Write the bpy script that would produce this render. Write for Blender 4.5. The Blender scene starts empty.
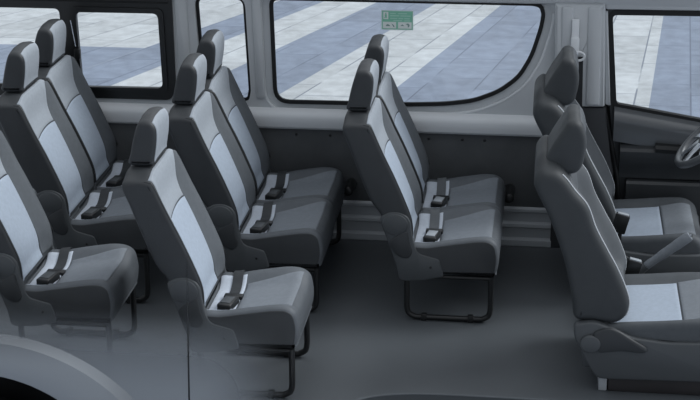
import bpy, bmesh, math
from mathutils import Vector, Matrix
PI = math.pi
scene = bpy.context.scene
col = scene.collection

# ------------------------------------------------------------------ materials
def new_mat(name):
    m = bpy.data.materials.new(name); m.use_nodes = True
    nt = m.node_tree; nt.nodes.clear()
    out = nt.nodes.new('ShaderNodeOutputMaterial')
    return m, nt, out

def principled(name, color, rough=0.6, metal=0.0, spec=0.4, noise=None, bump=None, sheen=0.0):
    """noise=(scale, amount) mottles the colour, bump=(scale, strength, kind)"""
    m, nt, out = new_mat(name)
    b = nt.nodes.new('ShaderNodeBsdfPrincipled')
    b.inputs['Base Color'].default_value = (*color, 1)
    b.inputs['Roughness'].default_value = rough
    b.inputs['Metallic'].default_value = metal
    b.inputs['Specular IOR Level'].default_value = spec
    if sheen: b.inputs['Sheen Weight'].default_value = sheen
    nt.links.new(b.outputs[0], out.inputs['Surface'])
    tc = nt.nodes.new('ShaderNodeTexCoord')
    if noise:
        n = nt.nodes.new('ShaderNodeTexNoise'); n.inputs['Scale'].default_value = noise[0]
        n.inputs['Detail'].default_value = 6
        nt.links.new(tc.outputs['Object'], n.inputs['Vector'])
        r = nt.nodes.new('ShaderNodeValToRGB')
        k = noise[1]
        r.color_ramp.elements[0].position = .3; r.color_ramp.elements[1].position = .7
        r.color_ramp.elements[0].color = (*[c * (1 - k) for c in color], 1)
        r.color_ramp.elements[1].color = (*[c * (1 + k) for c in color], 1)
        nt.links.new(n.outputs['Fac'], r.inputs['Fac'])
        nt.links.new(r.outputs['Color'], b.inputs['Base Color'])
    if bump:
        if bump[2] == 'weave':
            v = nt.nodes.new('ShaderNodeTexVoronoi'); v.inputs['Scale'].default_value = bump[0]
            o = v.outputs['Distance']; nt.links.new(tc.outputs['Object'], v.inputs['Vector'])
        else:
            v = nt.nodes.new('ShaderNodeTexNoise'); v.inputs['Scale'].default_value = bump[0]
            o = v.outputs['Fac']; nt.links.new(tc.outputs['Object'], v.inputs['Vector'])
        bp = nt.nodes.new('ShaderNodeBump'); bp.inputs['Strength'].default_value = bump[1]
        bp.inputs['Distance'].default_value = .002
        nt.links.new(o, bp.inputs['Height']); nt.links.new(bp.outputs[0], b.inputs['Normal'])
    return m

M = {}
M['vinyl'] = principled('seat_vinyl', (.034, .038, .042), .50, spec=.45, noise=(14, .06), bump=(900, .12, 'weave'))
M['bolster'] = principled('bolster_fabric', (.10, .112, .125), .75, noise=(40, .06), bump=(1400, .2, 'weave'))
M['upper'] = principled('upper_fabric', (.33, .365, .405), .7, noise=(60, .05), bump=(1400, .2, 'weave'))
M['insert'] = principled('insert_fabric', (.37, .43, .51), .8, noise=(60, .05), bump=(1400, .25, 'weave'))
M['cushion_insert'] = principled('cushion_fabric', (.20, .222, .248), .7, noise=(50, .06), bump=(1400, .25, 'weave'))
M['cushion'] = principled('cushion_vinyl', (.105, .117, .130), .55, noise=(30, .06), bump=(1200, .15, 'weave'))
M['pale'] = principled('pale_fabric', (.50, .55, .62), .8, noise=(60, .05), bump=(1400, .2, 'weave'))
M['shield'] = principled('seat_plastic', (.066, .073, .079), .45, spec=.45, bump=(700, .08, 'noise'))
M['front_vinyl'] = principled('front_seat_vinyl', (.038, .043, .047), .55, noise=(20, .06), bump=(900, .12, 'weave'))
M['front_bolster'] = principled('front_bolster', (.075, .084, .093), .6, noise=(30, .06), bump=(1200, .2, 'weave'))
M['piping'] = principled('pale_piping', (.55, .58, .61), .5)
M['stitch'] = principled('dark_stitch', (.03, .033, .037), .7)
M['tube'] = principled('black_tube', (.010, .011, .012), .35, spec=.5)
M['black'] = principled('black_plastic', (.012, .013, .014), .35, spec=.5)
M['rubber'] = principled('black_rubber', (.010, .011, .012), .6)
M['webbing'] = principled('belt_webbing', (.12, .13, .14), .7, bump=(900, .3, 'weave'))
M['dark_webbing'] = principled('dark_belt_webbing', (.02, .022, .025), .7, bump=(900, .3, 'weave'))
M['chrome'] = principled('satin_metal', (.62, .65, .68), .25, metal=1.0)
M['silver'] = principled('silver_plastic', (.34, .37, .40), .35, spec=.6)
M['floor'] = principled('floor_vinyl', (.086, .096, .105), .42, spec=.45, noise=(2.2, .06), bump=(500, .08, 'noise'))
M['step'] = principled('step_vinyl', (.10, .112, .124), .5, noise=(4, .08))
M['wall'] = principled('wall_paint', (.54, .565, .585), .42, spec=.5, noise=(5, .03))
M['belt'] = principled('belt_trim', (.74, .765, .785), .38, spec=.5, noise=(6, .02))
M['lining'] = principled('dark_lining', (.082, .088, .094), .65, noise=(8, .12), bump=(500, .15, 'noise'))
M['sill'] = principled('sill_metal', (.36, .385, .41), .42, spec=.5)
M['door'] = principled('door_plastic', (.036, .040, .044), .42, spec=.5, noise=(9, .08), bump=(500, .1, 'noise'))
M['pillar_dark'] = principled('pillar_plastic', (.036, .039, .043), .55)
M['body'] = None
M['green'] = principled('sticker_green', (.27, .64, .47), .5)
M['sticker_pale'] = principled('sticker_edge', (.66, .82, .75), .5)
M['sticker_white'] = principled('sticker_white', (.86, .92, .89), .5)
M['ink'] = principled('sticker_ink', (.26, .40, .36), .5)
M['ink_light'] = principled('sticker_text', (.50, .78, .66), .5)
M['rim'] = principled('wheel_rim', (.09, .098, .106), .28, spec=.6)
M['ledge'] = principled('door_ledge', (.10, .108, .116), .24, spec=.8)  # paler than the door: the ledge's light streak is partly in the colour
M['brown'] = principled('riser_plastic', (.030, .028, .030), .6, noise=(10, .1))

def glass_mat():
    m, nt, out = new_mat('window_glass')
    t = nt.nodes.new('ShaderNodeBsdfTransparent'); t.inputs[0].default_value = (.95, .97, .98, 1)
    g = nt.nodes.new('ShaderNodeBsdfGlossy'); g.inputs['Roughness'].default_value = .03
    fr = nt.nodes.new('ShaderNodeFresnel'); fr.inputs['IOR'].default_value = 1.35
    mx = nt.nodes.new('ShaderNodeMixShader')
    nt.links.new(fr.outputs[0], mx.inputs[0]); nt.links.new(t.outputs[0], mx.inputs[1]); nt.links.new(g.outputs[0], mx.inputs[2])
    nt.links.new(mx.outputs[0], out.inputs['Surface'])
    return m
M['glass'] = glass_mat()

def ghost_mat(name, color, rough, top_z, low_z, right_x, left_x, amax):
    """the see-through body skin: solid low down at the rear, clear higher up and towards the doorway"""
    m, nt, out = new_mat(name)
    N = nt.nodes.new; L = nt.links.new
    b = N('ShaderNodeBsdfPrincipled'); b.inputs['Base Color'].default_value = (*color, 1); b.inputs['Roughness'].default_value = rough
    t = N('ShaderNodeBsdfTransparent')
    tc = N('ShaderNodeTexCoord'); sp = N('ShaderNodeSeparateXYZ'); L(tc.outputs['Object'], sp.inputs[0])
    mz = N('ShaderNodeMapRange'); mz.interpolation_type = 'SMOOTHSTEP'
    mz.inputs['From Min'].default_value = low_z; mz.inputs['From Max'].default_value = top_z
    mz.inputs['To Min'].default_value = amax; mz.inputs['To Max'].default_value = 0
    L(sp.outputs['Z'], mz.inputs['Value'])
    mxr = N('ShaderNodeMapRange'); mxr.interpolation_type = 'SMOOTHSTEP'
    mxr.inputs['From Min'].default_value = left_x; mxr.inputs['From Max'].default_value = right_x
    mxr.inputs['To Min'].default_value = 1; mxr.inputs['To Max'].default_value = 0
    L(sp.outputs['X'], mxr.inputs['Value'])
    mu = N('ShaderNodeMath'); mu.operation = 'MULTIPLY'; L(mz.outputs[0], mu.inputs[0]); L(mxr.outputs[0], mu.inputs[1])
    mx = N('ShaderNodeMixShader'); L(mu.outputs[0], mx.inputs[0]); L(t.outputs[0], mx.inputs[1]); L(b.outputs[0], mx.inputs[2])
    L(mx.outputs[0], out.inputs['Surface'])
    return m
M['body'] = ghost_mat('translucent_body_paint', (.29, .315, .34), .4, .50, .10, -.50, -.88, .93)
M['flare'] = ghost_mat('translucent_flare_paint', (.33, .355, .38), .4, .46, .22, -.85, -1.30, .92)
M['seam'] = ghost_mat('translucent_seam', (.035, .038, .042), .6, .78, .30, -.5, -.6, .85)

def paving_mat():
    m, nt, out = new_mat('stone_paving')
    N = nt.nodes.new; L = nt.links.new
    def math_(op, a, b=None):
        n = N('ShaderNodeMath'); n.operation = op
        for i, v in enumerate((a, b)):
            if v is None: continue
            if isinstance(v, (int, float)): n.inputs[i].default_value = v
            else: L(v, n.inputs[i])
        return n.outputs[0]
    tc = N('ShaderNodeTexCoord'); sp = N('ShaderNodeSeparateXYZ'); L(tc.outputs['Object'], sp.inputs[0])
    X, Y = sp.outputs['X'], sp.outputs['Y']
    y7 = math_('SUBTRACT', Y, 7.0)
    # courses fan out gently from a far point
    u = math_('DIVIDE', math_('SUBTRACT', X, math_('MULTIPLY', y7, .19)), math_('MAXIMUM', math_('SUBTRACT', 1.0, math_('MULTIPLY', y7, .07)), .2))
    U0, U1 = -6.0, 4.0
    un = math_('DIVIDE', math_('SUBTRACT', u, U0), U1 - U0)
    ramp = N('ShaderNodeValToRGB'); ramp.color_ramp.interpolation = 'CONSTANT'
    W = (.55, .565, .575, 1); B = (.245, .285, .365, 1)
    stops = [(-6, W), (-3.64, B), (-3.07, W), (-2.36, B), (-1.57, W), (-.72, B), (.60, W), (1.42, B), (2.6, W), (3.4, B)]
    els = ramp.color_ramp.elements
    els[0].position = 0; els[0].color = stops[0][1]; els[1].position = 1; els[1].color = B
    for p, c in stops[1:]:
        e = els.new((p - U0) / (U1 - U0)); e.color = c
    L(un, ramp.inputs['Fac'])
    # slabs: long joints at .425 pitch, cross joints .7 with an offset per course
    cu = math_('DIVIDE', math_('ADD', u, .70 + 42.5), .445)
    cell = math_('FLOOR', cu); fu = math_('FRACT', cu)
    off = math_('FRACT', math_('MULTIPLY', cell, .5))
    cv = math_('ADD', math_('DIVIDE', Y, .68), off)
    cvf = math_('FLOOR', cv); fv = math_('FRACT', cv)
    du = math_('MINIMUM', fu, math_('SUBTRACT', 1.0, fu)); dv = math_('MINIMUM', fv, math_('SUBTRACT', 1.0, fv))
    ju = math_('LESS_THAN', du, .016); jv = math_('LESS_THAN', dv, .010)
    # joints come and go along their length
    n0 = N('ShaderNodeTexNoise'); n0.inputs['Scale'].default_value = 1.4; L(tc.outputs['Object'], n0.inputs['Vector'])
    fade = math_('MULTIPLY', math_('MAXIMUM', ju, math_('MULTIPLY', jv, .75)), math_('MINIMUM', math_('MULTIPLY', math_('MAXIMUM', math_('SUBTRACT', n0.outputs['Fac'], .36), 0), 6.0), .75))
    wn = N('ShaderNodeTexWhiteNoise'); wn.noise_dimensions = '2D'
    cmb = N('ShaderNodeCombineXYZ'); L(cell, cmb.inputs[0]); L(cvf, cmb.inputs[1]); L(cmb.outputs[0], wn.inputs['Vector'])
    n1 = N('ShaderNodeTexNoise'); n1.inputs['Scale'].default_value = 7; n1.inputs['Detail'].default_value = 8; L(tc.outputs['Object'], n1.inputs['Vector'])
    val = math_('ADD', math_('ADD', .50, math_('MULTIPLY', wn.outputs['Value'], .20)), math_('MULTIPLY', n1.outputs['Fac'], .76))
    mulc = N('ShaderNodeMix'); mulc.data_type = 'RGBA'; mulc.blend_type = 'MULTIPLY'; mulc.inputs['Factor'].default_value = 1
    cv3 = N('ShaderNodeCombineXYZ'); [L(val, cv3.inputs[i]) for i in range(3)]
    patch = math_('MULTIPLY', math_('MULTIPLY', math_('LESS_THAN', u, -3.62), math_('GREATER_THAN', u, -5.3)), math_('LESS_THAN', Y, 7.56))
    mp = N('ShaderNodeMix'); mp.data_type = 'RGBA'; L(patch, mp.inputs['Factor']); L(ramp.outputs['Color'], mp.inputs['A']); mp.inputs['B'].default_value = B
    L(mp.outputs['Result'], mulc.inputs['A']); L(cv3.outputs[0], mulc.inputs['B'])
    mj = N('ShaderNodeMix'); mj.data_type = 'RGBA'; L(fade, mj.inputs['Factor']); L(mulc.outputs['Result'], mj.inputs['A'])
    mj.inputs['B'].default_value = (.10, .12, .17, 1)
    b = N('ShaderNodeBsdfPrincipled'); b.inputs['Roughness'].default_value = .55
    L(mj.outputs['Result'], b.inputs['Base Color']); L(b.outputs[0], out.inputs['Surface'])
    return m
M['paving'] = paving_mat()

# ------------------------------------------------------------------ helpers
def link_mesh(name, verts, faces, mat, parent=None, smooth=True, recalc=True, sharp=None):
    me = bpy.data.meshes.new(name)
    me.from_pydata([tuple(v) for v in verts], [], faces)
    if recalc:
        bm = bmesh.new(); bm.from_mesh(me); bmesh.ops.recalc_face_normals(bm, faces=bm.faces); bm.to_mesh(me); bm.free()
    me.materials.append(mat)
    if smooth:
        for p in me.polygons: p.use_smooth = True
        me.set_sharp_from_angle(angle=math.radians(sharp or 40))
    o = bpy.data.objects.new(name, me); col.objects.link(o)
    if parent: o.parent = parent
    return o

def bm_obj(name, bm, mat, parent=None, smooth=True, sharp=40):
    bmesh.ops.recalc_face_normals(bm, faces=bm.faces)
    me = bpy.data.meshes.new(name); bm.to_mesh(me); bm.free(); me.materials.append(mat)
    if smooth:
        for p in me.polygons: p.use_smooth = True
        me.set_sharp_from_angle(angle=math.radians(sharp))
    o = bpy.data.objects.new(name, me); col.objects.link(o)
    if parent: o.parent = parent
    return o

def tag(o, label=None, cat=None, group=None, kind=None):
    if label: o['label'] = label
    if cat: o['category'] = cat
    if group: o['group'] = group
    if kind: o['kind'] = kind
    return o

def thing(name, loc, label, cat, group=None):
    o = bpy.data.objects.new(name, None); o.location = loc; o.empty_display_size = .1; col.objects.link(o)
    return tag(o, label, cat, group)

def struct(o): o['kind'] = 'structure'; return o

def copy_tree(o, parent=None):
    c = o.copy(); col.objects.link(c)
    if parent: c.parent = parent
    for ch in list(o.children): copy_tree(ch, c)
    return c

def smooth01(x, a, b):
    t = min(1, max(0, (x - a) / (b - a))); return t * t * (3 - 2 * t)

def catmull(pts, n=6, closed=False):
    P = [Vector(p) for p in pts]; N = len(P); out = []
    for i in range(N if closed else N - 1):
        if closed: p0, p1, p2, p3 = P[i - 1], P[i], P[(i + 1) % N], P[(i + 2) % N]
        else: p0, p1, p2, p3 = P[max(i - 1, 0)], P[i], P[i + 1], P[min(i + 2, N - 1)]
        for k in range(n):
            t = k / n
            out.append(.5 * ((2 * p1) + (p2 - p0) * t + (2 * p0 - 5 * p1 + 4 * p2 - p3) * t * t + (3 * p1 - p0 - 3 * p2 + p3) * t ** 3))
    if not closed: out.append(P[-1])
    return out

def fillet(pts, r, n=5):
    """round the corners of a closed 2D polygon; r one radius or one per corner"""
    N = len(pts); out = []
    for i in range(N):
        p = Vector(pts[i]); a = Vector(pts[i - 1]); b = Vector(pts[(i + 1) % N])
        rr = r[i] if isinstance(r, (list, tuple)) else r
        da, db = (a - p), (b - p)
        L = min(rr, da.length * .49, db.length * .49)
        if L < 1e-5: out.append(p); continue
        s, e = p + da.normalized() * L, p + db.normalized() * L
        for k in range(n + 1):
            t = k / n; out.append((1 - t) ** 2 * s + 2 * t * (1 - t) * p + t * t * e)
    return out

def normals2d(P):
    n = len(P); A = sum(P[i].x * P[(i + 1) % n].y - P[(i + 1) % n].x * P[i].y for i in range(n))
    s = 1 if A > 0 else -1
    out = []
    for i in range(n):
        t = P[(i + 1) % n] - P[i - 1]; v = Vector((t.y, -t.x)) * s
        out.append(v.normalized() if v.length > 1e-9 else Vector((0, 0)))
    return out

def tube_vf(path, r, seg=10, closed=False):
    P = [Vector(p) for p in path]; n = len(P); V = []; Fc = []
    up = None
    for i in range(n):
        if closed: t = (P[(i + 1) % n] - P[i - 1]).normalized()
        else: t = (P[min(i + 1, n - 1)] - P[max(i - 1, 0)]).normalized()
        if up is None:
            up = t.orthogonal().normalized()
        up = (up - t * up.dot(t)).normalized(); bi = t.cross(up)
        rr = r[i] if isinstance(r, (list, tuple)) else r
        for k in range(seg):
            a = 2 * PI * k / seg; V.append(P[i] + (up * math.cos(a) + bi * math.sin(a)) * rr)
    for i in range(n if closed else n - 1):
        for k in range(seg):
            a, b = i * seg + k, i * seg + (k + 1) % seg
            c, d = ((i + 1) % n) * seg + (k + 1) % seg, ((i + 1) % n) * seg + k
            Fc.append((a, b, c, d))
    if not closed:
        Fc.append(tuple(range(seg))[::-1]); Fc.append(tuple((n - 1) * seg + k for k in range(seg)))
    return V, Fc

def tube(name, path, r, mat, parent=None, seg=10, closed=False):
    V, Fc = tube_vf(path, r, seg, closed)
    return link_mesh(name, V, Fc, mat, parent)

def join_vf(parts):
    V = []; Fc = []
    for v, f in parts:
        o = len(V); V += list(v); Fc += [tuple(i + o for i in q) for q in f]
    return V, Fc

def box_bm(lo, hi, bev=.004, segs=2, bm=None, rot=None):
    bm2 = bmesh.new()
    bmesh.ops.create_cube(bm2, size=1)
    c = (Vector(lo) + Vector(hi)) / 2; s = Vector(hi) - Vector(lo)
    bmesh.ops.scale(bm2, vec=s, verts=bm2.verts)
    if bev: bmesh.ops.bevel(bm2, geom=list(bm2.edges), offset=bev, segments=segs, profile=.5, affect='EDGES')
    if rot: bmesh.ops.transform(bm2, matrix=rot.to_4x4(), verts=bm2.verts)
    bmesh.ops.translate(bm2, vec=c, verts=bm2.verts)
    if bm is None: return bm2
    tmp = bpy.data.meshes.new('tmp'); bm2.to_mesh(tmp); bm2.free(); bm.from_mesh(tmp); bpy.data.meshes.remove(tmp)
    return bm

def box(name, lo, hi, mat, parent=None, bev=.004, segs=2, rot=None):
    return bm_obj(name, box_bm(lo, hi, bev, segs, rot=rot), mat, parent)

def plate_vf(poly, y0, y1, bev=.0):
    """XZ polygon extruded along Y with a chamfered rim on both faces"""
    P = [Vector(p) for p in poly]; nrm = normals2d(P); n = len(P)
    rings = []
    if bev:
        s = 1 if y1 > y0 else -1
        for y, ins in ((y0, bev), (y0 + s * bev * .35, bev * .3), (y0 + s * bev, 0), (y1 - s * bev, 0), (y1 - s * bev * .35, bev * .3), (y1, bev)):
            rings.append([(p.x - q.x * ins, y, p.y - q.y * ins) for p, q in zip(P, nrm)])
    else:
        rings = [[(p.x, y0, p.y) for p in P], [(p.x, y1, p.y) for p in P]]
    V = [v for r in rings for v in r]; Fc = []
    for i in range(len(rings) - 1):
        for k in range(n):
            Fc.append((i * n + k, i * n + (k + 1) % n, (i + 1) * n + (k + 1) % n, (i + 1) * n + k))
    Fc.append(tuple(range(n))); Fc.append(tuple((len(rings) - 1) * n + k for k in range(n)))
    return V, Fc

def plate(name, poly, y0, y1, mat, parent=None, bev=.004):
    V, Fc = plate_vf(poly, y0, y1, bev)
    return link_mesh(name, V, Fc, mat, parent)

def holed_panel(name, outer, holes, y0, y1, mat, parent=None):
    """XZ panel with openings and real thickness"""
    bm = bmesh.new(); edges = []
    for loop in [outer] + holes:
        vs = [bm.verts.new((p[0], y0, p[1])) for p in loop]
        edges += [bm.edges.new((vs[i], vs[(i + 1) % len(vs)])) for i in range(len(vs))]
    bmesh.ops.triangle_fill(bm, use_beauty=True, use_dissolve=False, edges=edges)
    r = bmesh.ops.extrude_face_region(bm, geom=list(bm.faces))
    bmesh.ops.translate(bm, vec=(0, y1 - y0, 0), verts=[g for g in r['geom'] if isinstance(g, bmesh.types.BMVert)])
    return bm_obj(name, bm, mat, parent, smooth=False)

def ring_plate(name, outer, inner, y0, y1, mat, parent=None):
    return holed_panel(name, outer, [inner], y0, y1, mat, parent)

def x_profile(name, prof, x0, x1, mat, parent=None, cap=True, n=1):
    """YZ profile (closed) run along X"""
    P = [Vector(p) for p in prof]; k = len(P); V = []; Fc = []
    xs = [x0 + (x1 - x0) * i / n for i in range(n + 1)]
    for x in xs: V += [(x, p.x, p.y) for p in P]
    for i in range(n):
        for j in range(k): Fc.append((i * k + j, i * k + (j + 1) % k, (i + 1) * k + (j + 1) % k, (i + 1) * k + j))
    Fc.append(tuple(range(k))); Fc.append(tuple(n * k + j for j in range(k)))
    return link_mesh(name, V, Fc, mat, parent, sharp=28)

# ------------------------------------------------------------------ upholstery: a side profile swept across the seat
class Soft:
    def __init__(s, prof, width, rend, facing, recess, bol_in, bol_out, n=7, fade=None, crown=None):
        s.base = catmull(prof, n, True); s.nrm = normals2d(s.base); s.w = width; s.rend = rend
        s.facing = Vector(facing).normalized(); s.rec = recess; s.bi = bol_in; s.bo = bol_out; s.fade = fade; s.crown = crown
    def section(s, y):
        e = min(y, s.w - y); ins = 0
        if e < s.rend: ins = s.rend - math.sqrt(max(0, s.rend ** 2 - (s.rend - e) ** 2))
        lo, hi = s.bi; lo2, hi2 = s.bo
        dip = smooth01(y, lo, hi) * smooth01(s.w - y, lo2, hi2)
        out = []
        for p, q in zip(s.base, s.nrm):
            f = smooth01(q.dot(s.facing), .25, .85)
            if s.fade: f *= s.fade(p)
            d = ins + s.rec * dip * f
            v = p - q * d
            if s.crown: v = v + Vector((0, s.crown(p, y)))
            out.append(v)
        return out
    def ys(s):
        r = s.rend; a = [0, r * .08, r * .25, r * .55, r]
        m = 22; mid = [r + (s.w - 2 * r) * i / m for i in range(1, m)]
        return a + mid + [s.w - v for v in a[::-1]]
    def body(s, name, mat, parent):
        V = []; Fc = []; ys = s.ys(); n = len(s.base)
        for y in ys: V += [(v.x, y, v.y) for v in s.section(y)]
        for i in range(len(ys) - 1):
            for k in range(n): Fc.append((i * n + k, i * n + (k + 1) % n, (i + 1) * n + (k + 1) % n, (i + 1) * n + k))
        for i in (0, len(ys) - 1): Fc.append(tuple(i * n + k for k in range(n)))
        return link_mesh(name, V, Fc, mat, parent, sharp=60)
    def point(s, y, t):
        """t is a fractional profile index"""
        sec = s.section(y); n = len(sec); i = int(math.floor(t)); f = t - i
        p = sec[i % n].lerp(sec[(i + 1) % n], f)
        return Vector((p.x, y, p.y))
    def idx(s, test_from, test_to):
        pass
    def panel(s, name, mat, parent, ya, yb, ta, tb, lift=.003, nu=26, nt=26, tuck=.006):
        """a sewn-on panel: ya/yb may depend on the run t, ta/tb on y"""
        fa = ya if callable(ya) else (lambda q: ya); fb = yb if callable(yb) else (lambda q: yb)
        ga = ta if callable(ta) else (lambda y: ta); gb = tb if callable(tb) else (lambda y: tb)
        U_ = [0, .008, .022] + [.022 + .956 * i / (nu - 6) for i in range(1, nu - 6)] + [.978, .992, 1]; T_ = [0, .006, .016] + [.016 + .968 * i / (nt - 6) for i in range(1, nt - 6)] + [.984, .994, 1]
        nu = len(U_) - 1; nt = len(T_) - 1
        V = []; Fc = []
        G = {}
        for i in range(nu + 1):
            for j in range(nt + 1):
                q = T_[j]; y = fa(q) + (fb(q) - fa(q)) * U_[i]
                t = ga(y) + (gb(y) - ga(y)) * q
                p = s.point(y, t); e = .25
                dt = s.point(y, t + e) - s.point(y, t - e)
                dy = s.point(min(y + .004, s.w), t) - s.point(max(y - .004, 0), t)
                nn = dt.cross(dy)
                if nn.length > 1e-12: nn.normalize()
                G[i, j] = (p, nn)
        # face outward
        ref = sum(((G[i, j][1]) for i in range(nu + 1) for j in range(nt + 1)), Vector((0, 0, 0)))
        sg = 1 if ref.dot(Vector((s.facing.x, 0, s.facing.y))) > 0 else -1
        for i in range(nu + 1):
            for j in range(nt + 1):
                p, nn = G[i, j]
                edge = min(i, nu - i, j, nt - j)
                h = -tuck if edge == 0 else lift * (.6 if edge == 1 else 1)
                V.append(p + nn * sg * h)
        for i in range(nu):
            for j in range(nt):
                a = i * (nt + 1) + j; Fc.append((a, a + 1, a + nt + 2, a + nt + 1))
        o = link_mesh(name, V, Fc, mat, parent, sharp=80)
        me = o.data
        avg = sum((p.normal for p in me.polygons), Vector((0, 0, 0)))
        if avg.dot(Vector((s.facing.x, 0, s.facing.y))) < 0:
            bm = bmesh.new(); bm.from_mesh(me); bmesh.ops.reverse_faces(bm, faces=bm.faces); bm.to_mesh(me); bm.free()
        return o
    def find(s, cond):
        best = None
        for i, p in enumerate(s.base):
            v = cond(p, s.nrm[i])
            if v is not None and (best is None or v < best[0]): best = (v, i)
        return best[1]

# ------------------------------------------------------------------ passenger seat (local: floor at z 0, near side at y 0, faces +X)
WID = .45
BACK = [(-.235, .525), (-.286, .602), (-.345, .75), (-.397, .90), (-.410, .955), (-.398, .984), (-.345, .992), (-.295, .988), (-.274, .968),
        (-.232, .850), (-.170, .717), (-.116, .590), (-.088, .510), (-.082, .440), (-.092, .390), (-.140, .372), (-.195, .420)]
CUSH = [(-.100, .372), (-.006, .384), (.133, .408), (.224, .422), (.272, .420), (.302, .398), (.314, .358), (.316, .315), (.306, .262), (.282, .245),
        (.060, .236), (-.070, .236), (-.100, .262)]
HEAD = [(-.408, 1.000), (-.400, 1.045), (-.384, 1.115), (-.369, 1.170), (-.354, 1.194), (-.322, 1.200), (-.297, 1.188), (-.285, 1.155), (-.288, 1.090),
        (-.299, 1.025), (-.303, 1.000), (-.350, .992)]

def shoulder(p, y):
    e = min(y, WID - y); k = smooth01(p.y, .84, 1.0)
    return -.030 * k * (1 - smooth01(e, 0, .11))

def make_seat():
    root = thing('passenger_seat', (0, 0, 0), 'seat', 'seat', 'grey passenger seats in the cabin')
    back = Soft(BACK, WID, .020, (1, .42), .026, (.012, .06), (.04, .15), fade=lambda p: smooth01(p.y, .38, .46) * (.35 + .65 * (1 - smooth01(p.y, .86, .98))), crown=shoulder)
    b = back.body('backrest', M['vinyl'], root)
    # profile indices on the front run, top to bottom
    n = len(back.base)
    i_top = back.find(lambda p, q: abs(p.y - .984) if p.x > -.32 and q.x > 0 else None)
    i_mid = back.find(lambda p, q: abs(p.y - .792) if p.x > -.30 and q.x > .3 else None)
    i_low = back.find(lambda p, q: abs(p.y - .415) if p.x > -.11 else None)
    arch = lambda y: i_mid + .9 * ((y - .24) / .16) ** 2 - .6
    # far bolster: mid-grey cloth facing, then the two middle panels
    back.panel('bolster_panel', M['bolster'], b, lambda q: .392 - .072 * smooth01(q, 0, .3), .440, i_top - 4, i_low, lift=.0015)
    back.panel('upper_panel', M['upper'], b, lambda q: .018 + .004 * q, lambda q: .402 - .076 * smooth01(q, 0, 1), i_top - 5, lambda y: arch(y) - .03, lift=.004)
    back.panel('insert_panel', M['insert'], b, .022, lambda q: .330 - .02 * q, lambda y: arch(y) + .03, i_low + 1, lift=.004)
    # stitched seam along the edge of the side face
    line = []
    for k in range(40):
        t = (i_top - 7) + (i_low - i_top + 6) * k / 39
        p = back.point(.010, t); line.append((p.x, p.y - .001, p.z))
    tube('stitching', line, .0013, M['stitch'], b, 6)
    global EDGE
    EDGE = [back.point(WID - .004, (i_top - 6) + (i_low - i_top + 4) * k / 39) + Vector((.006, .007, 0)) for k in range(40)]
    # headrest
    hs = Soft(HEAD, .245, .020, (1, .2), .004, (.02, .07), (.02, .07), crown=lambda p, y: -.014 * smooth01(p.y, 1.08, 1.20) * (1 - smooth01(min(y, .245 - y), 0, .09)))
    h = hs.body('headrest', M['vinyl'], root); h.location.y = .100; h.location.x = .006
    j0 = hs.find(lambda p, q: abs(p.y - 1.190) if p.x > -.32 else None); j1 = hs.find(lambda p, q: abs(p.y - 1.012) if p.x > -.31 else None)
    hs.panel('face_panel', M['upper'], h, .016, .228, j0 - 1, j1, lift=.002)
    # cushion
    cs = Soft(CUSH, WID, .024, (.15, 1), .018, (.03, .085), (.04, .12), fade=lambda p: 1 - .7 * smooth01(p.x, .2, .31),
              crown=lambda p, y: (.028 * smooth01(y, .29, .38) * (1 - .5 * smooth01(y, .40, .45)) + .007 * (1 - smooth01(y, .04, .09))) * smooth01(p.y, .34, .40) * (1 - .45 * smooth01(p.x, .18, .31)))
    c = cs.body('cushion', M['cushion'], root)
    k0 = cs.find(lambda p, q: abs(p.x + .088) if q.y > .5 else None); k1 = cs.find(lambda p, q: abs(p.x - .042) if q.y > .5 else None); k2 = cs.find(lambda p, q: abs(p.x - .283) if q.y > .4 else None)
    cs.panel('rear_panel', M['pale'], c, .050, .385, k0, k1 - .12, lift=.004)
    cs.panel('seat_panel', M['cushion_insert'], c, lambda q: .062 - .02 * q, lambda q: .335 + .055 * q, k1 + .12, k2, lift=.004)
    # side face of the cushion in vinyl
    side = [(p.x, p.y) for p in cs.section(.02)]
    P = [Vector(p) for p in side]; N2 = normals2d(P)
    sp = [(p.x - q.x * .013, p.y - q.y * .013) for p, q in zip(P, N2)]
    plate('side_panel', sp, .012, -.001, M['vinyl'], c, .003)
    # recliner covers, both sides
    cover = [(-.238, .520), (-.226, .470), (-.211, .432), (-.160, .284), (-.148, .215), (-.120, .205), (-.030, .212), (.065, .236), (.050, .290), (.040, .322), (-.006, .333),
             (-.050, .345), (-.068, .366), (-.082, .410), (-.090, .460), (-.094, .503), (-.112, .532), (-.150, .548), (-.195, .545)]
    for y0, y1 in ((-.006, .026), (WID - .002, WID - .026)):
        cv = plate('recliner_cover', fillet(cover, .014, 3), y0, y1, M['shield'], root, .006)
        s = -1 if y0 < 0 else 1
        cap = [(-.165 + .060 * math.cos(a), .487 + .052 * math.sin(a)) for a in [2 * PI * k / 28 for k in range(28)]]
        plate('hinge_cap', cap, y0 - s * .006, y0 + s * .004, M['shield'], cv, .004)
        if s < 0:
            lever = fillet([(-.196, .400), (-.150, .440), (-.108, .462), (-.098, .400), (-.082, .352), (-.105, .318), (-.150, .330), (-.180, .360)], .02, 4)
            plate('recliner_lever', lever, y0 - .005, y0 + .004, M['vinyl'], cv, .005)
            sc = [(.001 + .006 * math.cos(a), .281 + .006 * math.sin(a)) for a in [2 * PI * k / 12 for k in range(12)]]
            plate('screw', sc, y0 - .002, y0 + .003, M['black'], cv, .001)
    # lap belt across the back of the cushion
    def on(y, x):
        k = cs.find(lambda p, q: abs(p.x - x) if q.y > .5 else None); p = cs.point(y, k); return p.z
    V = []; ys = [.14 + (.430 - .14) * i / 20 for i in range(21)]
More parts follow.
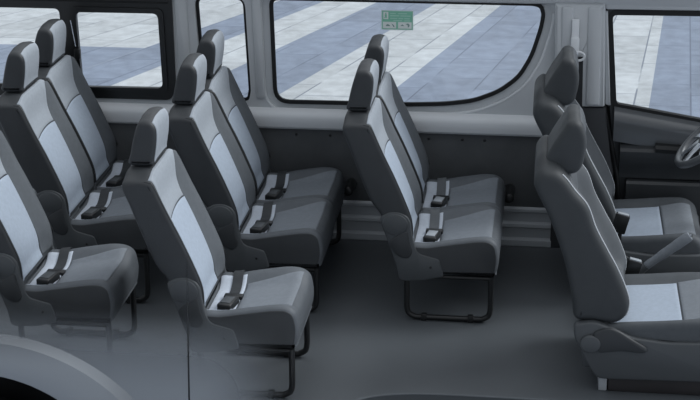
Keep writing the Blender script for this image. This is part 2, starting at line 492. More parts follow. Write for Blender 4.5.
    for y in ys:
        xc = .000 - .012 * (y - .14) / .29
        for dx in (-.023, .023):
            for dz in (.007, .0095): V.append((xc + dx, y, on(y, xc + dx) + dz))
    Fc = []
    for i in range(20):
        a = i * 4; bq = a + 4
        Fc += [(a + 1, a + 3, bq + 3, bq + 1), (a, bq, bq + 2, a + 2), (a, a + 1, bq + 1, bq), (a + 2, bq + 2, bq + 3, a + 3)]
    Fc += [(0, 2, 3, 1), (80, 81, 83, 82)]
    belt = link_mesh('lap_belt', V, Fc, M['webbing'], root)
    z0 = on(.11, .0)
    rz = Matrix.Rotation(math.radians(-10), 3, 'Z')
    bk = box('buckle', (-.034, .056, z0 + .006), (.028, .166, z0 + .040), M['black'], belt, .007, 3, rot=rz)
    box('release_button', (-.026, .076, z0 + .036), (.018, .146, z0 + .043), M['silver'], bk, .0025, 2, rot=rz)
    zl = on(.20, -.015)
    box('latch_plate', (-.040, .188, zl + .008), (.042, .226, zl + .024), M['black'], belt, .004, 2)
    V, Fc = plate_vf(fillet([(-.175, .640), (-.150, .650), (-.075, .480), (-.095, .455), (-.120, .480)], .01, 3), WID - .012, WID - .001, .002)
    link_mesh('belt_stalk', V, Fc, M['black'], root)
    return root

def frame_path(x0, x1, ztop, y, zb=.016):
    return [(x0, y, ztop), (x0, y, .10)] + [tuple(v) for v in catmull([(x0, y, .075), (x0 + .008, y, .036), (x0 + .040, y, zb)], 5)] + [(x0 + .10, y, zb), (x1 - .10, y, zb)] + \
           [tuple(v) for v in catmull([(x1 - .040, y, zb), (x1 - .008, y, .036), (x1, y, .075)], 5)] + [(x1, y, .10), (x1, y, ztop)]

def add_frame(root, y, cross=None):
    parts = [tube_vf(frame_path(-.112, .282, .236, y), .0135, 10), tube_vf([(-.112, y, .226), (.282, y, .226)], .012, 10)]
    f = bpy_frame = link_mesh('leg_frame', *join_vf(parts), M['tube'], root)
    for x in (-.03, .19):
        box('floor_clip', (x - .014, y - .014, .0), (x + .014, y + .014, .036), M['black'], f, .004, 2)
    return f

SEATS = [  # x, y, z, frames, wall anchor, label
    (-.003, -.036, .0, 'n', 'grey passenger seat with a black tube leg frame, aisle side of the foremost passenger pair'),
    (-.006, .432, .0, 'fw', 'grey passenger seat below the green window sticker, window side of the foremost passenger pair'),
    (-.830, -.018, .0, 'n', 'grey passenger seat on the aisle side of the middle pair, behind the open floor'),
    (-.842, .450, .0, 'fw', 'grey passenger seat beside the narrow window, window side of the middle pair'),
    (-1.660, .000, .030, 'n', 'grey passenger seat on the aisle side of the rear pair, below the black sliding window'),
    (-1.668, .468, .030, 'fw', 'grey passenger seat nearest the black sliding window frame, window side of the rear pair'),
    (-.800, -.908, .0, 'nf', 'single grey passenger seat nearest the viewer, in front of the middle pair'),
    (-1.622, -.801, .030, 'nf', 'single grey passenger seat over the wheel arch, cut off by the left edge'),
]
proto = make_seat()
for i, (x, y, z, fr, lab) in enumerate(SEATS):
    r = proto if i == 0 else copy_tree(proto)
    r['label'] = lab; r.location = (x, y, z)
    if i > 1:
        for ch in r.children_recursive:
            if ch.name.startswith('release_button'):
                ch.material_slots[0].link = 'OBJECT'; ch.material_slots[0].material = M['shield']
            if ch.name.startswith('lap_belt'):
                ch.material_slots[0].link = 'OBJECT'; ch.material_slots[0].material = M['vinyl']
    SEATS[i] = (x, y, z, fr, lab, r)
for x, y, z, fr, lab, r in SEATS:
    def lower(f):
        f.scale.z = (.236 + z) / .236; f.location.z = -z
    if 'n' in fr: lower(add_frame(r, .022))
    if 'f' in fr: lower(add_frame(r, WID - .022))
    if fr == 'n':
        tube('gap_line', EDGE, .0105, M['black'], r, 8)  # black tube standing in for the dark gap between paired backrests
    if 'w' in fr:
        a = plate('wall_anchor', [(.334 + .026 * math.cos(2 * PI * k / 20),   .314 + .026 * math.sin(2 * PI * k / 20)) for k in range(20)], .405, 1.012 - y, M['black'], r, .008)

# ------------------------------------------------------------------ front seats (world coordinates relative to the passenger's near side)
def front_seat(name, dx, y0, width, label, buckle_side):
    root = thing(name, (dx, y0, 0), label, 'seat', 'front seats of the cab')
    PR = [(.468, .965), (.478, 1.005), (.510, 1.030), (.565, 1.020), (.605, .985), (.640, .930), (.690, .850), (.728, .745), (.778, .650), (.828, .560), (.872, .460), (.884, .400), (.868, .345), (.820, .315),
          (.740, .322), (.662, .330), (.645, .400), (.612, .560), (.560, .715), (.515, .825), (.482, .910)]
    bk = Soft(PR, width, .035, (1, .5), .055, (.04, .13), (.04, .13), fade=lambda p: smooth01(p.y, .36, .48) * (1 - .75 * smooth01(p.y, .80, .98)),
              crown=lambda p, y: -.045 * smooth01(p.y, .78, 1.0) * (1 - smooth01(min(y, width - y), 0, .15)))
    b = bk.body('backrest', M['front_vinyl'], root)
    it = bk.find(lambda p, q: abs(p.y - .965) if p.x > .58 and q.x > .3 else None); im = bk.find(lambda p, q: abs(p.y - .80) if p.x > .6 and q.x > .3 else None); il = bk.find(lambda p, q: abs(p.y - .40) if p.x > .8 else None)
    bk.panel('bolster_panel', M['front_bolster'], b, width - .125, width - .03, it - 1, il, lift=.002)
    bk.panel('near_bolster_panel', M['front_bolster'], b, .034, .125, it - 1, il + 1, lift=.002)
    bk.panel('upper_panel', M['front_bolster'], b, .115, width - .12, it - 6, im - .2, lift=.004)
    bk.panel('insert_panel', M['front_bolster'], b, .125, width - .125, im + .2, il, lift=.004)
    for k, yy in ((0, .030), (1, width - .030)):
        line = []
        for j in range(60):
            t = (it - 7) + (il + 7 - it + 7) * j / 59
            line.append(bk.point(yy, t))
        tube('piping', line, .0034, M['piping'], b, 8)
    HP = [(.494, .962), (.505, 1.000), (.548, 1.090), (.584, 1.162), (.602, 1.190), (.630, 1.196), (.654, 1.180), (.670, 1.135), (.677, 1.075), (.670, 1.010), (.655, .968), (.625, .948), (.560, .946)]
    hw = .285
    hd = Soft(HP, hw, .026, (1, .2), .004, (.02, .08), (.02, .08), crown=lambda p, y: -.022 * smooth01(p.y, 1.05, 1.20) * (1 - smooth01(min(y, hw - y), 0, .11)))
    h = hd.body('headrest', M['front_vinyl'], root); h.location.y = (width - .06) / 2 - hw / 2 + .005
    j0 = hd.find(lambda p, q: abs(p.y - 1.186) if p.x > .635 else None); j1 = hd.find(lambda p, q: abs(p.y - .985) if p.x > .6 else None)
    hd.facing = Vector((1, .2)).normalized()
    hd.panel('face_panel', M['front_bolster'], h, .035, hw - .035, j0, j1, lift=.002)
    # posts
    for yy in (.07, hw - .07):
        tube('post', [(.585, yy, .94), (.590, yy, 1.0)], .006, M['chrome'], h, 8)
    # cushion
    CP = [(.700, .300), (.850, .325), (1.000, .338), (1.150, .352), (1.235, .352), (1.285, .325), (1.305, .280), (1.300, .235), (1.260, .205), (.900, .190), (.740, .190), (.690, .240)]
    cw = width + .06
    cs = Soft(CP, cw, .035, (.1, 1), .034, (.015, .07), (.03, .11), fade=lambda p: 1 - .75 * smooth01(p.x, 1.08, 1.26))
    c = cs.body('cushion', M['front_bolster'], root)
    ka = cs.find(lambda p, q: abs(p.x - .80) if q.y > .5 else None); kb = cs.find(lambda p, q: abs(p.x - 1.118) if q.y > .5 else None); kc = cs.find(lambda p, q: abs(p.x - 1.27) if q.y > .3 else None)
    cs.panel('seat_panel', M['insert'], c, .062, cw - .088, ka, kb - .1, lift=.004)
    cs.panel('thigh_panel', M['cushion_insert'], c, .058, cw - .085, kb + .1, kc, lift=.004)
    # plinth and recliner cover
    side = fillet([(.655, .318), (.658, .262), (.705, .165), (.735, .112), (.765, .070), (1.330, .080), (1.320, .262), (1.05, .252), (.900, .268), (.830, .300), (.740, .335)], .03, 4)
    for ya, yb in ((-.022, .030), (cw + .010, cw - .03)):
        cv = plate('seat_plinth', side, ya, yb, M['shield'], root, .008)
        s = -1 if ya < 0 else 1
        cap = [(.728 + .044 * math.cos(2 * PI * k / 28), .238 + .040 * math.sin(2 * PI * k / 28)) for k in range(28)]
        plate('hinge_cap', cap, ya + s * .020, ya - s * .004, M['shield'], cv, .007)
        if s < 0:
            lv = fillet([(.735, .290), (.800, .318), (.845, .304), (.900, .268), (.962, .232), (.968, .212), (.940, .205), (.860, .212), (.760, .196)], .02, 5)
            plate('recliner_lever', lv, ya - .016, ya + .004, M['vinyl'], cv, .008)
    box('seat_pan', (.70, .02, .10), (1.30, cw - .02, .205), M['shield'], root, .01)
    # buckle on its stalk
    yb = -.045 if buckle_side < 0 else cw + .035
    bx, bz = (.900, .420) if buckle_side < 0 else (.922, .330)
    st = tube('buckle_stalk', [(bx - .005, yb + .012 * -buckle_side * 0, .16), (bx - .004, yb, .25), (bx, yb, bz - .02)], .010, M['black'], root, 8)
    rr = Matrix.Rotation(math.radians(14), 3, 'Y')
    bu = box('buckle', (bx - .033, yb - .018, bz - .048), (bx + .033, yb + .018, bz + .046), M['black'], st, .006, 2, rot=rr)
    top = Vector((bx, yb, bz)) + rr @ Vector((0, 0, .046))
    box('release_button', top - Vector((.027, .013, .004)), top + Vector((.027, .013, .005)), M['silver'], bu, .003, 2, rot=rr)
    return root
pas = front_seat('front_seat', 0, -.67, .50, 'large dark grey front passenger seat at the right, with a round recliner cap', 1)
drv = front_seat('front_seat', -.026, .32, .50, 'dark grey driver seat facing the steering wheel beside the front door', -1)

# riser boxes the front seats are bolted to
def riser(y0, y1, label):
    t = thing('seat_riser', (0, y0, 0), label, 'seat base', 'boxes under the front seats')
    box('cover', (.812, 0, .0), (1.55, y1 - y0, .068), M['brown'], t, .006)
    box('corner_post', (.772, .0, .0), (.808, y1 - y0, .066), M['sill'], t, .006)
    return t
riser(-.66, -.13, 'dark brown box under the front passenger seat with a pale grey corner')
riser(.33, .86, 'dark brown box under the driver seat, beside the console')

# ------------------------------------------------------------------ console, hand brake, wheel
t = thing('console', (0, 0, 0), 'low dark grey centre console between the two front seats', 'console')
bm = box_bm((.80, .00, .0), (1.45, .24, .150), .02, 3); bm_obj('body', bm, M['door'], t)
box('tray', (1.12, .03, .146), (1.42, .21, .158), M['black'], t, .005)
t = thing('handbrake_lever', (0, 0, 0), 'grey handbrake lever slanting up from the console between the front seats', 'handbrake')
p0, p1, p2 = Vector((.885, .115, .165)), Vector((1.00, .115, .275)), Vector((1.185, .115, .430))
V, Fc = tube_vf([p0 + Vector((.0, 0, .012)), p0.lerp(p1, .3), p1], [.026, .024, .019], 12); link_mesh('boot', V, Fc, M['shield'], t)
V, Fc = tube_vf(catmull([p0.lerp(p1, .6), p1, p1.lerp(p2, .35), p1.lerp(p2, .7), p2], 4), [.017] * 4 + [.020] * 4 + [.023] * 4 + [.025] * 4 + [.021], 14); g = link_mesh('lever', V, Fc, M['cushion_insert'], t)
d = (p2 - p1).normalized()
V, Fc = tube_vf([p2 - d * .004, p2 + d * .012], .009, 10); link_mesh('release_button', V, Fc, M['chrome'], t)

t = thing('steering_wheel', (1.292, .560, .772), 'black steering wheel with silver spokes in front of the driver seat', 'steering wheel')
tw = math.radians(48)     # tilt of the wheel's face
Tt = Vector((math.sin(tw), 0, math.cos(tw))); Ty = Vector((0, 1, 0)); Nn = Ty.cross(Tt).normalized()
if Nn.x > 0: Nn = -Nn
Rw = .195
tube('rim', [(Ty * math.cos(a) + Tt * math.sin(a)) * Rw for a in [2 * PI * k / 56 for k in range(56)]], .0185, M['rim'], t, 12, True)
def hub_vf(r, h0, h1, n=28, rz=.8):
    rings = [(r * .98, h0), (r, (h0 + h1) / 2), (r * .9, h1 - .004), (r * .6, h1), (r * .2, h1 + .003)]
    V = []; Fc = []
    for rr, hh in rings:
        V += [(Ty * math.cos(a) + Tt * math.sin(a) * rz) * rr + Nn * hh for a in [2 * PI * k / n for k in range(n)]]
    for i in range(len(rings) - 1):
        for k in range(n): Fc.append((i * n + k, i * n + (k + 1) % n, (i + 1) * n + (k + 1) % n, (i + 1) * n + k))
    Fc.append(tuple(range(n))); Fc.append(tuple((len(rings) - 1) * n + k for k in range(n)))
    return V, Fc
link_mesh('hub', *hub_vf(.082, -.03, .022), M['black'], t)
for ang in (205, 335, 250, 290):
    a = math.radians(ang); e = (Ty * math.cos(a) + Tt * math.sin(a)); sd = (Ty * -math.sin(a) + Tt * math.cos(a))
    w0, w1 = (.020, .013); V = []
    for q, w, hh in ((.060, w0, .010), (.12, w1, .006), (.178, w1, .0)):
        for sx in (-1, 1):
            for sn in (-.005, .005): V.append(e * q + sd * w * sx + Nn * (hh + sn))
    Fc = []
    for i in (0, 1):
        o = i * 4; Fc += [(o, o + 1, o + 5, o + 4), (o + 2, o + 6, o + 7, o + 3), (o + 1, o + 3, o + 7, o + 5), (o, o + 4, o + 6, o + 2)]
    Fc += [(0, 2, 3, 1), (8, 9, 11, 10)]
    link_mesh('spoke', V, Fc, M['chrome'] if ang in (205, 335, 250, 290) else M['black'], t)
V, Fc = tube_vf([Nn * -.02, Nn * -.14, Nn * -.42], [.040, .045, .050], 14); link_mesh('steering_column', V, Fc, M['black'], t)

# ------------------------------------------------------------------ far side wall
W = 1.02
floor_poly = [(-2.9, -.835), (-1.06, -.835), (-1.06, -1.09), (-.33, -1.09)] + [tuple(v) for v in catmull([(-.318, -1.0), (-.285, -.915), (-.20, -.835), (-.06, -.788), (.10, -.774), (.35, -.772), (.58, -.775)], 4)] + [(1.7, -.79), (1.7, 1.06), (-2.9, 1.06)]
def slab(name, poly, z0, z1, mat):
    V = [(x, y, z0) for x, y in poly] + [(x, y, z1) for x, y in poly]; n = len(poly)
    Fc = [tuple(range(n)), tuple(range(n, 2 * n))] + [(k, (k + 1) % n, n + (k + 1) % n, n + k) for k in range(n)]
    return link_mesh(name, V, Fc, mat, None, smooth=False)
struct(slab('floor', floor_poly, -.05, 0, M['floor']))
edge = [(x, y, .001) for x, y in [(-.33, -1.085)] + floor_poly[4:-3] + [(1.7, -.79)]]
struct(tube('trim_1', [Vector(p) + Vector((0, .004, -.004)) for p in edge], .006, M['step'], None, 8))
struct(slab('trim_2', [(-.36, -1.09), (-.36, -.75), (1.7, -.75), (1.7, -1.09)], -.10, -.06, M['step']))
struct(box('trim_3', (-.34, -.775, -.07), (1.7, -.755, -.05), M['step'], None, .0))

w1 = fillet([(-2.75, .735), (-1.470, .738), (-1.440, .80), (-1.440, 1.285), (-2.75, 1.285)], [0, .03, .03, 0, 0], 5)
w2 = fillet([(-1.300, .735), (-1.052, .735), (-1.040, .80), (-1.058, 1.296), (-1.325, 1.296)], [.06, .06, 0, .055, .055], 6)
w3_glass = fillet([(-.900, .742), (-.20, .744)], 0) if False else None
def round_w3(off):
    pts = [(-.932, 1.300), (-.920, .732), (-.20, .738), (-.02, .747), (.13, .769), (.262, .824), (.362, .905), (.425, 1.02), (.468, 1.17), (.478, 1.245), (.462, 1.288), (.425, 1.300)]
    P = fillet(pts, [.05, .085, .05, .06, .05, .05, .05, .05, .05, .03, .02, .02], 6)
    N2 = normals2d(P)
    return [(p.x + q.x * off, p.y + q.y * off) for p, q in zip(P, N2)]
w3_hole = []
for p in round_w3(.040):
    w3_hole.append((min(p[0], .53), min(p[1], 1.318)))
outer = [(-2.75, .60), (.56, .60), (.56, 1.335), (-2.75, 1.335)]
w1h = [(max(p[0], -2.74), p[1]) for p in [tuple(v) for v in w1]]
struct(holed_panel('wall_right', outer, [[tuple(v) for v in w1h], [(p.x, p.y) for p in w2], w3_hole], W, W + .07, M['wall']))

def inset(P, d):
    P = [Vector(p) for p in P]; N2 = normals2d(P)
    return [(p.x - q.x * d, p.y - q.y * d) for p, q in zip(P, N2)]
# sliding rear window
r = struct(holed_panel('window_1', [tuple(v) for v in w1h],
    [[tuple(v) for v in fillet([(-2.70, .80), (-2.040, .80), (-2.046, 1.218), (-2.70, 1.218)], .03, 5)], [tuple(v) for v in fillet([(-1.945, .800), (-1.508, .804), (-1.516, 1.206), (-1.956, 1.204)], .032, 6)]], W - .012, W + .008, M['black']))
ring_plate('sash', fillet([(-1.965, .782), (-1.480, .785), (-1.488, 1.232), (-1.985, 1.232)], .035, 6), fillet([(-1.945, .800), (-1.508, .804), (-1.516, 1.206), (-1.956, 1.204)], .032, 6), W - .022, W - .010, M['black'], r)
plate('glass_pane', [(-2.72, .78), (-2.02, .78), (-2.02, 1.23), (-2.72, 1.23)], W + .001, W + .005, M['glass'], r, 0)
plate('glass_pane', [(-1.95, .79), (-1.49, .79), (-1.49, 1.22), (-1.96, 1.22)], W - .006, W - .002, M['glass'], r, 0)
tube('sash_channel', [(-1.985, W - .020, 1.16), (-1.966, W - .020, 1.02)], .0035, M['chrome'], r, 8)
box('latch', (-1.972, W - .045, .955), (-1.940, W - .014, 1.010), M['black'], r, .006)
tube('frame_bead', [(-2.7, W - .013, 1.262), (-1.46, W - .013, 1.262)], .004, M['rubber'], r, 8)
# narrow fixed window
w2r = ring_plate('window_2', [(p.x, p.y) for p in w2], inset(w2, .016), W + .022, W + .036, M['rubber'])
struct(w2r)
plate('glass_pane', inset(w2, .010), W + .028, W + .032, M['glass'], w2r, 0)
# big window: recessed surround, rubber seal, pane
g3 = [(p[0], min(p[1], 1.302)) for p in round_w3(0)]
sur = ring_plate('window_3', w3_hole, g3, W + .022, W + .034, M['wall']); struct(sur)
seal_in = inset(g3, .017)
ring_plate('rubber_seal', inset(g3, -.003), seal_in, W + .014, W + .030, M['rubber'], sur)
plate('glass_pane', inset(g3, .006), W + .023, W + .027, M['glass'], sur, 0)
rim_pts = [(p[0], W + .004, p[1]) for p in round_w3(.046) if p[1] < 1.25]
# raised lip with its highlight painted pale, round the recess's lower and front edge
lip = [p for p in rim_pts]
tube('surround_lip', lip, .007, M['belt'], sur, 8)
# ribs on the pillars between the windows
k = 4
for xa, xb in ((-1.418, -1.352), (-1.012, -.962)):
    struct(plate('trim_%d' % k, fillet([(xa, .76), (xb, .76), (xb - .012, 1.32), (xa - .012, 1.32)], .02, 4), W - .010, W + .004, M['wall'], None, .006)); k += 1
# belt rail under the windows
prof = [(W + .004, .712), (W - .010, .710), (W - .030, .698), (W - .042, .684), (W - .046, .668), (W - .044, .640), (W - .040, .618), (W - .030, .606), (W + .004, .604)]
struct(x_profile('trim_%d' % k, prof, -2.75, .560, M['belt'], None, n=1)); k += 1
# dark lining board
lb = struct(box('trim_%d' % k, (-2.75, W - .012, .195), (.86, W + .03, .612), M['lining'], None, .003)); k += 1
for x in (-.80, -.62, -.10, .075, .190):
    plate('clip', [(x + .008 * math.cos(2 * PI * q / 14), .572 + .007 * math.sin(2 * PI * q / 14)) for q in range(14)], W - .017, W - .010, M['black'], lb, .002)
# ribbed sill step
prof = [(W + .01, .214), (W - .016, .212), (W - .024, .202), (W - .024, .188), (W - .012, .180), (W - .012, .132), (W - .032, .122), (W - .034, .106), (W - .022, .096), (W - .022, .046), (W - .046, .036), (W - .048, .006), (W - .044, 0), (W + .01, 0)]
struct(x_profile('trim_%d' % k, prof, -2.75, .552, M['sill'])); k += 1
# header above the windows
prof = [(W + .04, 1.300), (W - .004, 1.298), (W - .018, 1.306), (W - .026, 1.325), (W - .036, 1.360), (W - .065, 1.400), (W - .110, 1.430), (W - .110, 1.445), (W + .04, 1.445)]
struct(x_profile('trim_%d' % k, prof, -1.43, 1.75, M['wall'])); k += 1
prof = [(W + .04, 1.286), (W - .014, 1.284), (W - .024, 1.300), (W - .034, 1.360), (W - .065, 1.400), (W - .110, 1.430), (W - .110, 1.445), (W + .04, 1.445)]
struct(x_profile('trim_%d' % k, prof, -2.75, -1.43, M['black'])); k += 1
# pillar behind the front door: pale upper, dark lower
pu = fillet([(.545, .775), (.796, .782), (.776, 1.31), (.525, 1.31)], .012, 3)
up = struct(plate('trim_%d' % k, pu, W - .050, W + .04, M['wall'], None, .012)); k += 1
plate('pillar_rib', fillet([(.575, .79), (.632, .79), (.622, 1.30), (.560, 1.30)], .015, 3), W - .060, W - .040, M['wall'], up, .008)
plate('pillar_rib', fillet([(.700, .79), (.770, .79), (.757, 1.30), (.690, 1.30)], .015, 3), W - .058, W - .040, M['wall'], up, .008)
struct(plate('trim_%d' % k, [(.548, .0), (.86, .0), (.872, .30), (.800, .776), (.548, .770)], W - .044, W + .03, M['pillar_dark'], None, .008)); k += 1

# seat belt on the pillar
t = thing('shoulder_belt', (.63, W - .06, 0), 'shoulder belt hanging from its pale height adjuster on the pillar behind the driver seat', 'seat belt')
box('adjuster_rail', (-.016, -.018, 1.06), (.020, -.002, 1.24), M['belt'], t, .004)
box('slider', (-.018, -.032, 1.065), (.024, -.014, 1.150), M['belt'], t, .006)
ring = [Vector((.022 + .030 * math.cos(a), -.040, 1.058 + .022 * math.sin(a))) for a in [2 * PI * q / 24 for q in range(24)]]
gr = tube('guide_ring', ring, .0065, M['belt'], t, 8, True)
plate('bolt', [(.010 + .012 * math.cos(2 * PI * q / 16), 1.072 + .012 * math.sin(2 * PI * q / 16)) for q in range(16)], -.052, -.030, M['chrome'], gr, .002)
V, Fc = plate_vf([(.012, 1.055), (.046, 1.055), (.060, .45), (.026, .45)], -.036, -.033); link_mesh('webbing', V, Fc, M['dark_webbing'], t, smooth=False)

# ------------------------------------------------------------------ front door
sill0, sill1 = (.842, .782), (1.70, .640)
dd = struct(holed_panel('door_1', [(.905, .02), (1.75, .02), (1.75, 1.335), (.788, 1.335), (.800, 1.1), (.822, .775), (.868, .44)],
    [[tuple(v) for v in fillet([(.842, .776), (1.70, .634), (1.70, 1.274), (.797, 1.266)], [.03, .05, .05, .045], 6)]], W, W + .05, M['door']))
opening = fillet([(.842, .776), (1.70, .634), (1.70, 1.274), (.797, 1.266)], [.03, .05, .05, .045], 6)
ring_plate('rubber_seal', inset(opening, -.012), inset(opening, .016), W - .006, W + .03, M['rubber'], dd)
plate('glass_pane', inset(opening, .008), W + .012, W + .017, M['glass'], dd, 0)
plate('door_jamb', [(.74, .0), (.96, .0), (.90, .44), (.838, .70), (.80, 1.1), (.788, 1.335), (.74, 1.335)], W + .052, W + .07, M['rubber'], dd, 0)
# light upper frame round the glass
plate('upper_frame', fillet([(.778, 1.280), (1.74, 1.288), (1.74, 1.334), (.776, 1.334)], .01, 3), W - .016, W + .004, M['wall'], dd, .006)
plate('rear_frame', fillet([(.800, .786), (.826, .780), (.790, 1.272), (.772, 1.272)], .006, 3), W - .016, W + .004, M['wall'], dd, .005)
# window ledge: rounded top that slopes forward
def sheared(name, prof, x0, z0, x1, z1, mat, parent):
    P = [Vector(p) for p in prof]; n = len(P)
    V = [(x0, p.x, p.y + z0) for p in P] + [(x1, p.x, p.y + z1) for p in P]
    Fc = [(j, (j + 1) % n, n + (j + 1) % n, n + j) for j in range(n)] + [tuple(range(n)), tuple(range(n, 2 * n))]
    return link_mesh(name, V, Fc, mat, parent, sharp=30)
ledge = [(W + .01, .006), (W - .022, .000), (W - .046, -.016), (W - .058, -.036), (W - .060, -.060), (W - .050, -.120), (W - .040, -.170), (W + .01, -.180)]
sheared('window_ledge', ledge, .846, .772, 1.72, .630, M['ledge'], dd)
# armrest with pull recess, lower pocket
arm = [(W + .01, .590), (W - .022, .588), (W - .060, .570), (W - .070, .555), (W - .066, .535), (W - .040, .470), (W - .022, .430), (W - .020, .400), (W + .01, .395)]
V0 = x_profile('armrest', arm, .885, 1.72, M['door'], dd)
sheared('pull_handle', [(W - .040, .012), (W - .074, .006), (W - .082, -.012), (W - .074, -.034), (W - .050, -.040)], 1.060, .590, 1.46, .575, M['black'], dd)
pk = [(W + .01, .392), (W - .040, .388), (W - .052, .375), (W - .052, .10), (W - .030, .06), (W + .01, .05)]
x_profile('door_pocket', pk, .925, 1.70, M['door'], dd)
tube('weather_strip', [(.792, W - .012, .780), (.836, W - .020, .60), (.878, W - .020, .40), (.900, W - .020, .20), (.908, W - .02, .03)], .012, M['rubber'], dd, 8)

# ------------------------------------------------------------------ green sticker on the big pane
t = thing('safety_sticker', (-.271, W + .0220, 1.190), 'small green and white instruction sticker at the top of the large window', 'sticker')
def card(name, x0, z0, x1, z1, lay, mat, parent, r=0):
    P = fillet([(x0, z0), (x1, z0), (x1, z1), (x0, z1)], r, 3) if r else [(x0, z0), (x1, z0), (x1, z1), (x0, z1)]
    return plate(name, P, -.0004 - lay * .0006, -lay * .0006, mat, parent, 0)
bk = card('backing', -.082, -.050, .082, .052, 0, M['sticker_pale'], t, .004)
gp = card('green_panel', -.078, -.046, .078, .048, 1, M['green'], bk)
card('figure_panel', -.072, .006, -.046, .044, 2, M['sticker_white'], bk)
for (a, b, c, d_) in ((-.062, .032, -.056, .039), (-.064, .016, -.054, .031), (-.068, .012, -.052, .015)): card('figure', a, b, c, d_, 3, M['green'], bk)
card('picture_panel', -.074, -.042, -.006, -.008, 2, M['sticker_white'], bk)
card('picture_panel', .004, -.042, .074, -.008, 2, M['sticker_white'], bk)
for (z, segs) in ((.036, ((-.036, -.008), (.004, .050))), (.024, ((-.036, .010), (.016, .068))), (.010, ((-.036, .000), (.006, .030), (.036, .064))), (-.001, ((-.020, .024), (.036, .066)))):
    for a, b in segs: card('lettering', a, z - .0022, b, z + .0022, 2, M['ink_light'], bk)
for pts in ([(-.060, -.026), (-.050, -.020), (-.040, -.024), (-.036, -.030), (-.056, -.030)], [(-.030, -.016), (-.018, -.024), (-.014, -.034), (-.020, -.034), (-.024, -.026)], [(.016, -.028), (.026, -.020), (.036, -.028)], [(.042, -.018), (.056, -.014), (.064, -.022), (.060, -.034), (.054, -.034), (.054, -.024)]):
    plate('pictogram', pts, -.0024, -.0018, M['ink'], bk, 0)

# ------------------------------------------------------------------ near body side, seen through
YB = -1.12
def arc(cx, cz, r, a0, a1, n): return [(cx + r * math.cos(math.radians(a0 + (a1 - a0) * i / n)), cz + r * math.sin(math.radians(a0 + (a1 - a0) * i / n))) for i in range(n + 1)]
AC = (-1.80, -.435)
rear = [(-2.9, .80), (-2.9, -.46)] + [p for p in arc(AC[0], AC[1], .62, 180, 0, 40)] + [(-.926, -.46), (-.895, .80)]
wl = struct(plate('wall_left', rear, YB - .012, YB + .004, M['body'], None, 0))
dor = [(-.918, -.46), (-.30, -.46), (-.30, .80), (-.887, .80)]
struct(plate('door_2', dor, YB - .012, YB + .004, M['body'], None, .0))
sm = plate('shut_line', [(-.926, -.46), (-.918, -.46), (-.887, .80), (-.895, .80)], YB - .006, YB + .002, M['seam'], wl, 0)
# flare swelling round the arch
V = []; Fc = []; n = 44
prof = [(.0, .0), (.0, .030), (.03, .040), (.09, .040), (.15, .030), (.18, .0)]
ring_n = len(prof)
for i in range(n + 1):
    a = math.radians(172 - 164 * i / n)
    wdt = .92 + .42 * smooth01(i / n, .35, 1.0)
    for q, (dr, dy) in enumerate(prof):
        rr = .615 + dr * wdt
        V.append((AC[0] + rr * math.cos(a), YB - .010 - dy, AC[1] + rr * math.sin(a)))
for i in range(n):
    for q in range(ring_n - 1): Fc.append((i * ring_n + q, i * ring_n + q + 1, (i + 1) * ring_n + q + 1, (i + 1) * ring_n + q))
link_mesh('wheel_arch', V, Fc, M['flare'], wl, sharp=25)
# wheel housing and tyre
V = []; Fc = []; pts = arc(AC[0], AC[1], .618, 180, 0, 30)
for y in (YB + .002, -.845): V += [(p[0], y, p[1]) for p in pts]
m_ = len(pts)
for i in range(m_ - 1): Fc.append((i, i + 1, m_ + i + 1, m_ + i))
Fc.append(tuple(m_ + i for i in range(m_)))
link_mesh('wheel_housing', V, Fc, M['rubber'], wl, sharp=50)
t = thing('rear_wheel', (-1.80, -1.08, -.36), 'black rear tyre inside the wheel arch at the bottom left', 'wheel')
V = []; Fc = []; S = 48
tp = [(.20, -.09), (.30, -.105), (.345, -.095), (.36, -.07), (.36, .07), (.345, .095), (.30, .105), (.20, .09)]
for i in range(S):
    a = 2 * PI * i / S
    for rr, y in tp: V.append((rr * math.cos(a), y, rr * math.sin(a)))
k8 = len(tp)
for i in range(S):
    for q in range(k8): Fc.append((i * k8 + q, i * k8 + (q + 1) % k8, ((i + 1) % S) * k8 + (q + 1) % k8, ((i + 1) % S) * k8 + q))
link_mesh('tyre', V, Fc, M['rubber'], t)
plate('rim', [(.205 * math.cos(2 * PI * q / 40), .205 * math.sin(2 * PI * q / 40)) for q in range(40)], -.085, .06, M['sill'], t, .015)

# ------------------------------------------------------------------ paving outside
me = bpy.data.meshes.new('ground'); s = 40
me.from_pydata([(-s, -s, -.72), (s, -s, -.72), (s, s, -.72), (-s, s, -.72)], [], [(0, 1, 2, 3)]); me.materials.append(M['paving'])
o = bpy.data.objects.new('ground', me); col.objects.link(o); struct(o)

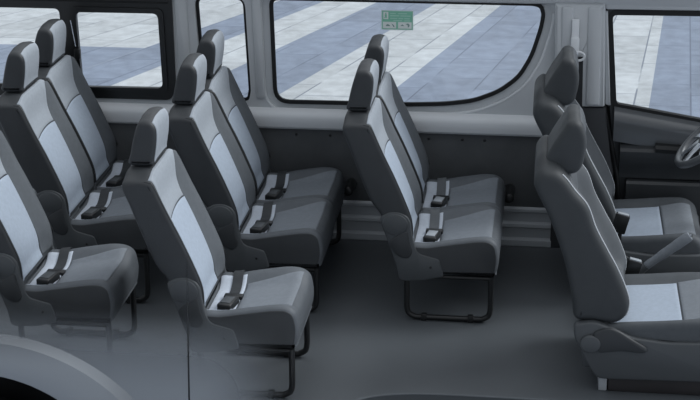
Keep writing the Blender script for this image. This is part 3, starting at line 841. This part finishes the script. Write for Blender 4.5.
# ------------------------------------------------------------------ light
w = bpy.data.worlds.new('sky'); scene.world = w; w.use_nodes = True
nt = w.node_tree; nt.nodes.clear(); N = nt.nodes.new; L = nt.links.new
out = N('ShaderNodeOutputWorld'); bg = N('ShaderNodeBackground'); L(bg.outputs[0], out.inputs[0])
tc = N('ShaderNodeTexCoord'); dp = N('ShaderNodeVectorMath'); dp.operation = 'DOT_PRODUCT'
L(tc.outputs['Generated'], dp.inputs[0]); dp.inputs[1].default_value = Vector((.55, .30, .78)).normalized()
rp = N('ShaderNodeValToRGB'); mr = N('ShaderNodeMapRange'); mr.inputs['From Min'].default_value = -1; mr.inputs['From Max'].default_value = 1
L(dp.outputs['Value'], mr.inputs['Value']); L(mr.outputs[0], rp.inputs['Fac'])
e = rp.color_ramp.elements
e[0].position = .30; e[0].color = (.31, .335, .365, 1)
e[1].position = .95; e[1].color = (1.0, 1.04, 1.10, 1)
x = e.new(.60); x.color = (.45, .48, .52, 1)
L(rp.outputs['Color'], bg.inputs['Color']); bg.inputs['Strength'].default_value = 1.0
sun = bpy.data.lights.new('sun', 'SUN'); sun.energy = 1.9; sun.angle = math.radians(28); sun.color = (.95, .98, 1.0)
so = bpy.data.objects.new('sun', sun); col.objects.link(so)
so.rotation_euler = Vector((-.70, -.28, -.66)).to_track_quat('-Z', 'Y').to_euler()

# ------------------------------------------------------------------ camera
cam = bpy.data.cameras.new('camera'); co = bpy.data.objects.new('camera', cam); col.objects.link(co)
cam.sensor_width = 36; cam.sensor_fit = 'HORIZONTAL'; cam.lens = 36 * 1580.2 / 700; cam.clip_end = 200
Rv = Vector((0.991564, 0.12942487, -0.00707331)); Uv = Vector((-0.03776357, 0.3406599, 0.93942788)); Fv = Vector((-0.12399493, 0.93123576, -0.34267364))
m3 = Matrix((Rv, Uv, -Fv)).transposed()
co.matrix_world = Matrix.Translation((0.52640, -6.83369, 3.09961)) @ m3.to_4x4()
scene.camera = co
scene.view_settings.view_transform = 'Standard'; scene.view_settings.look = 'None'
scene.view_settings.gamma = 1; scene.view_settings.use_curve_mapping = False
scene.view_settings.exposure = 0.0
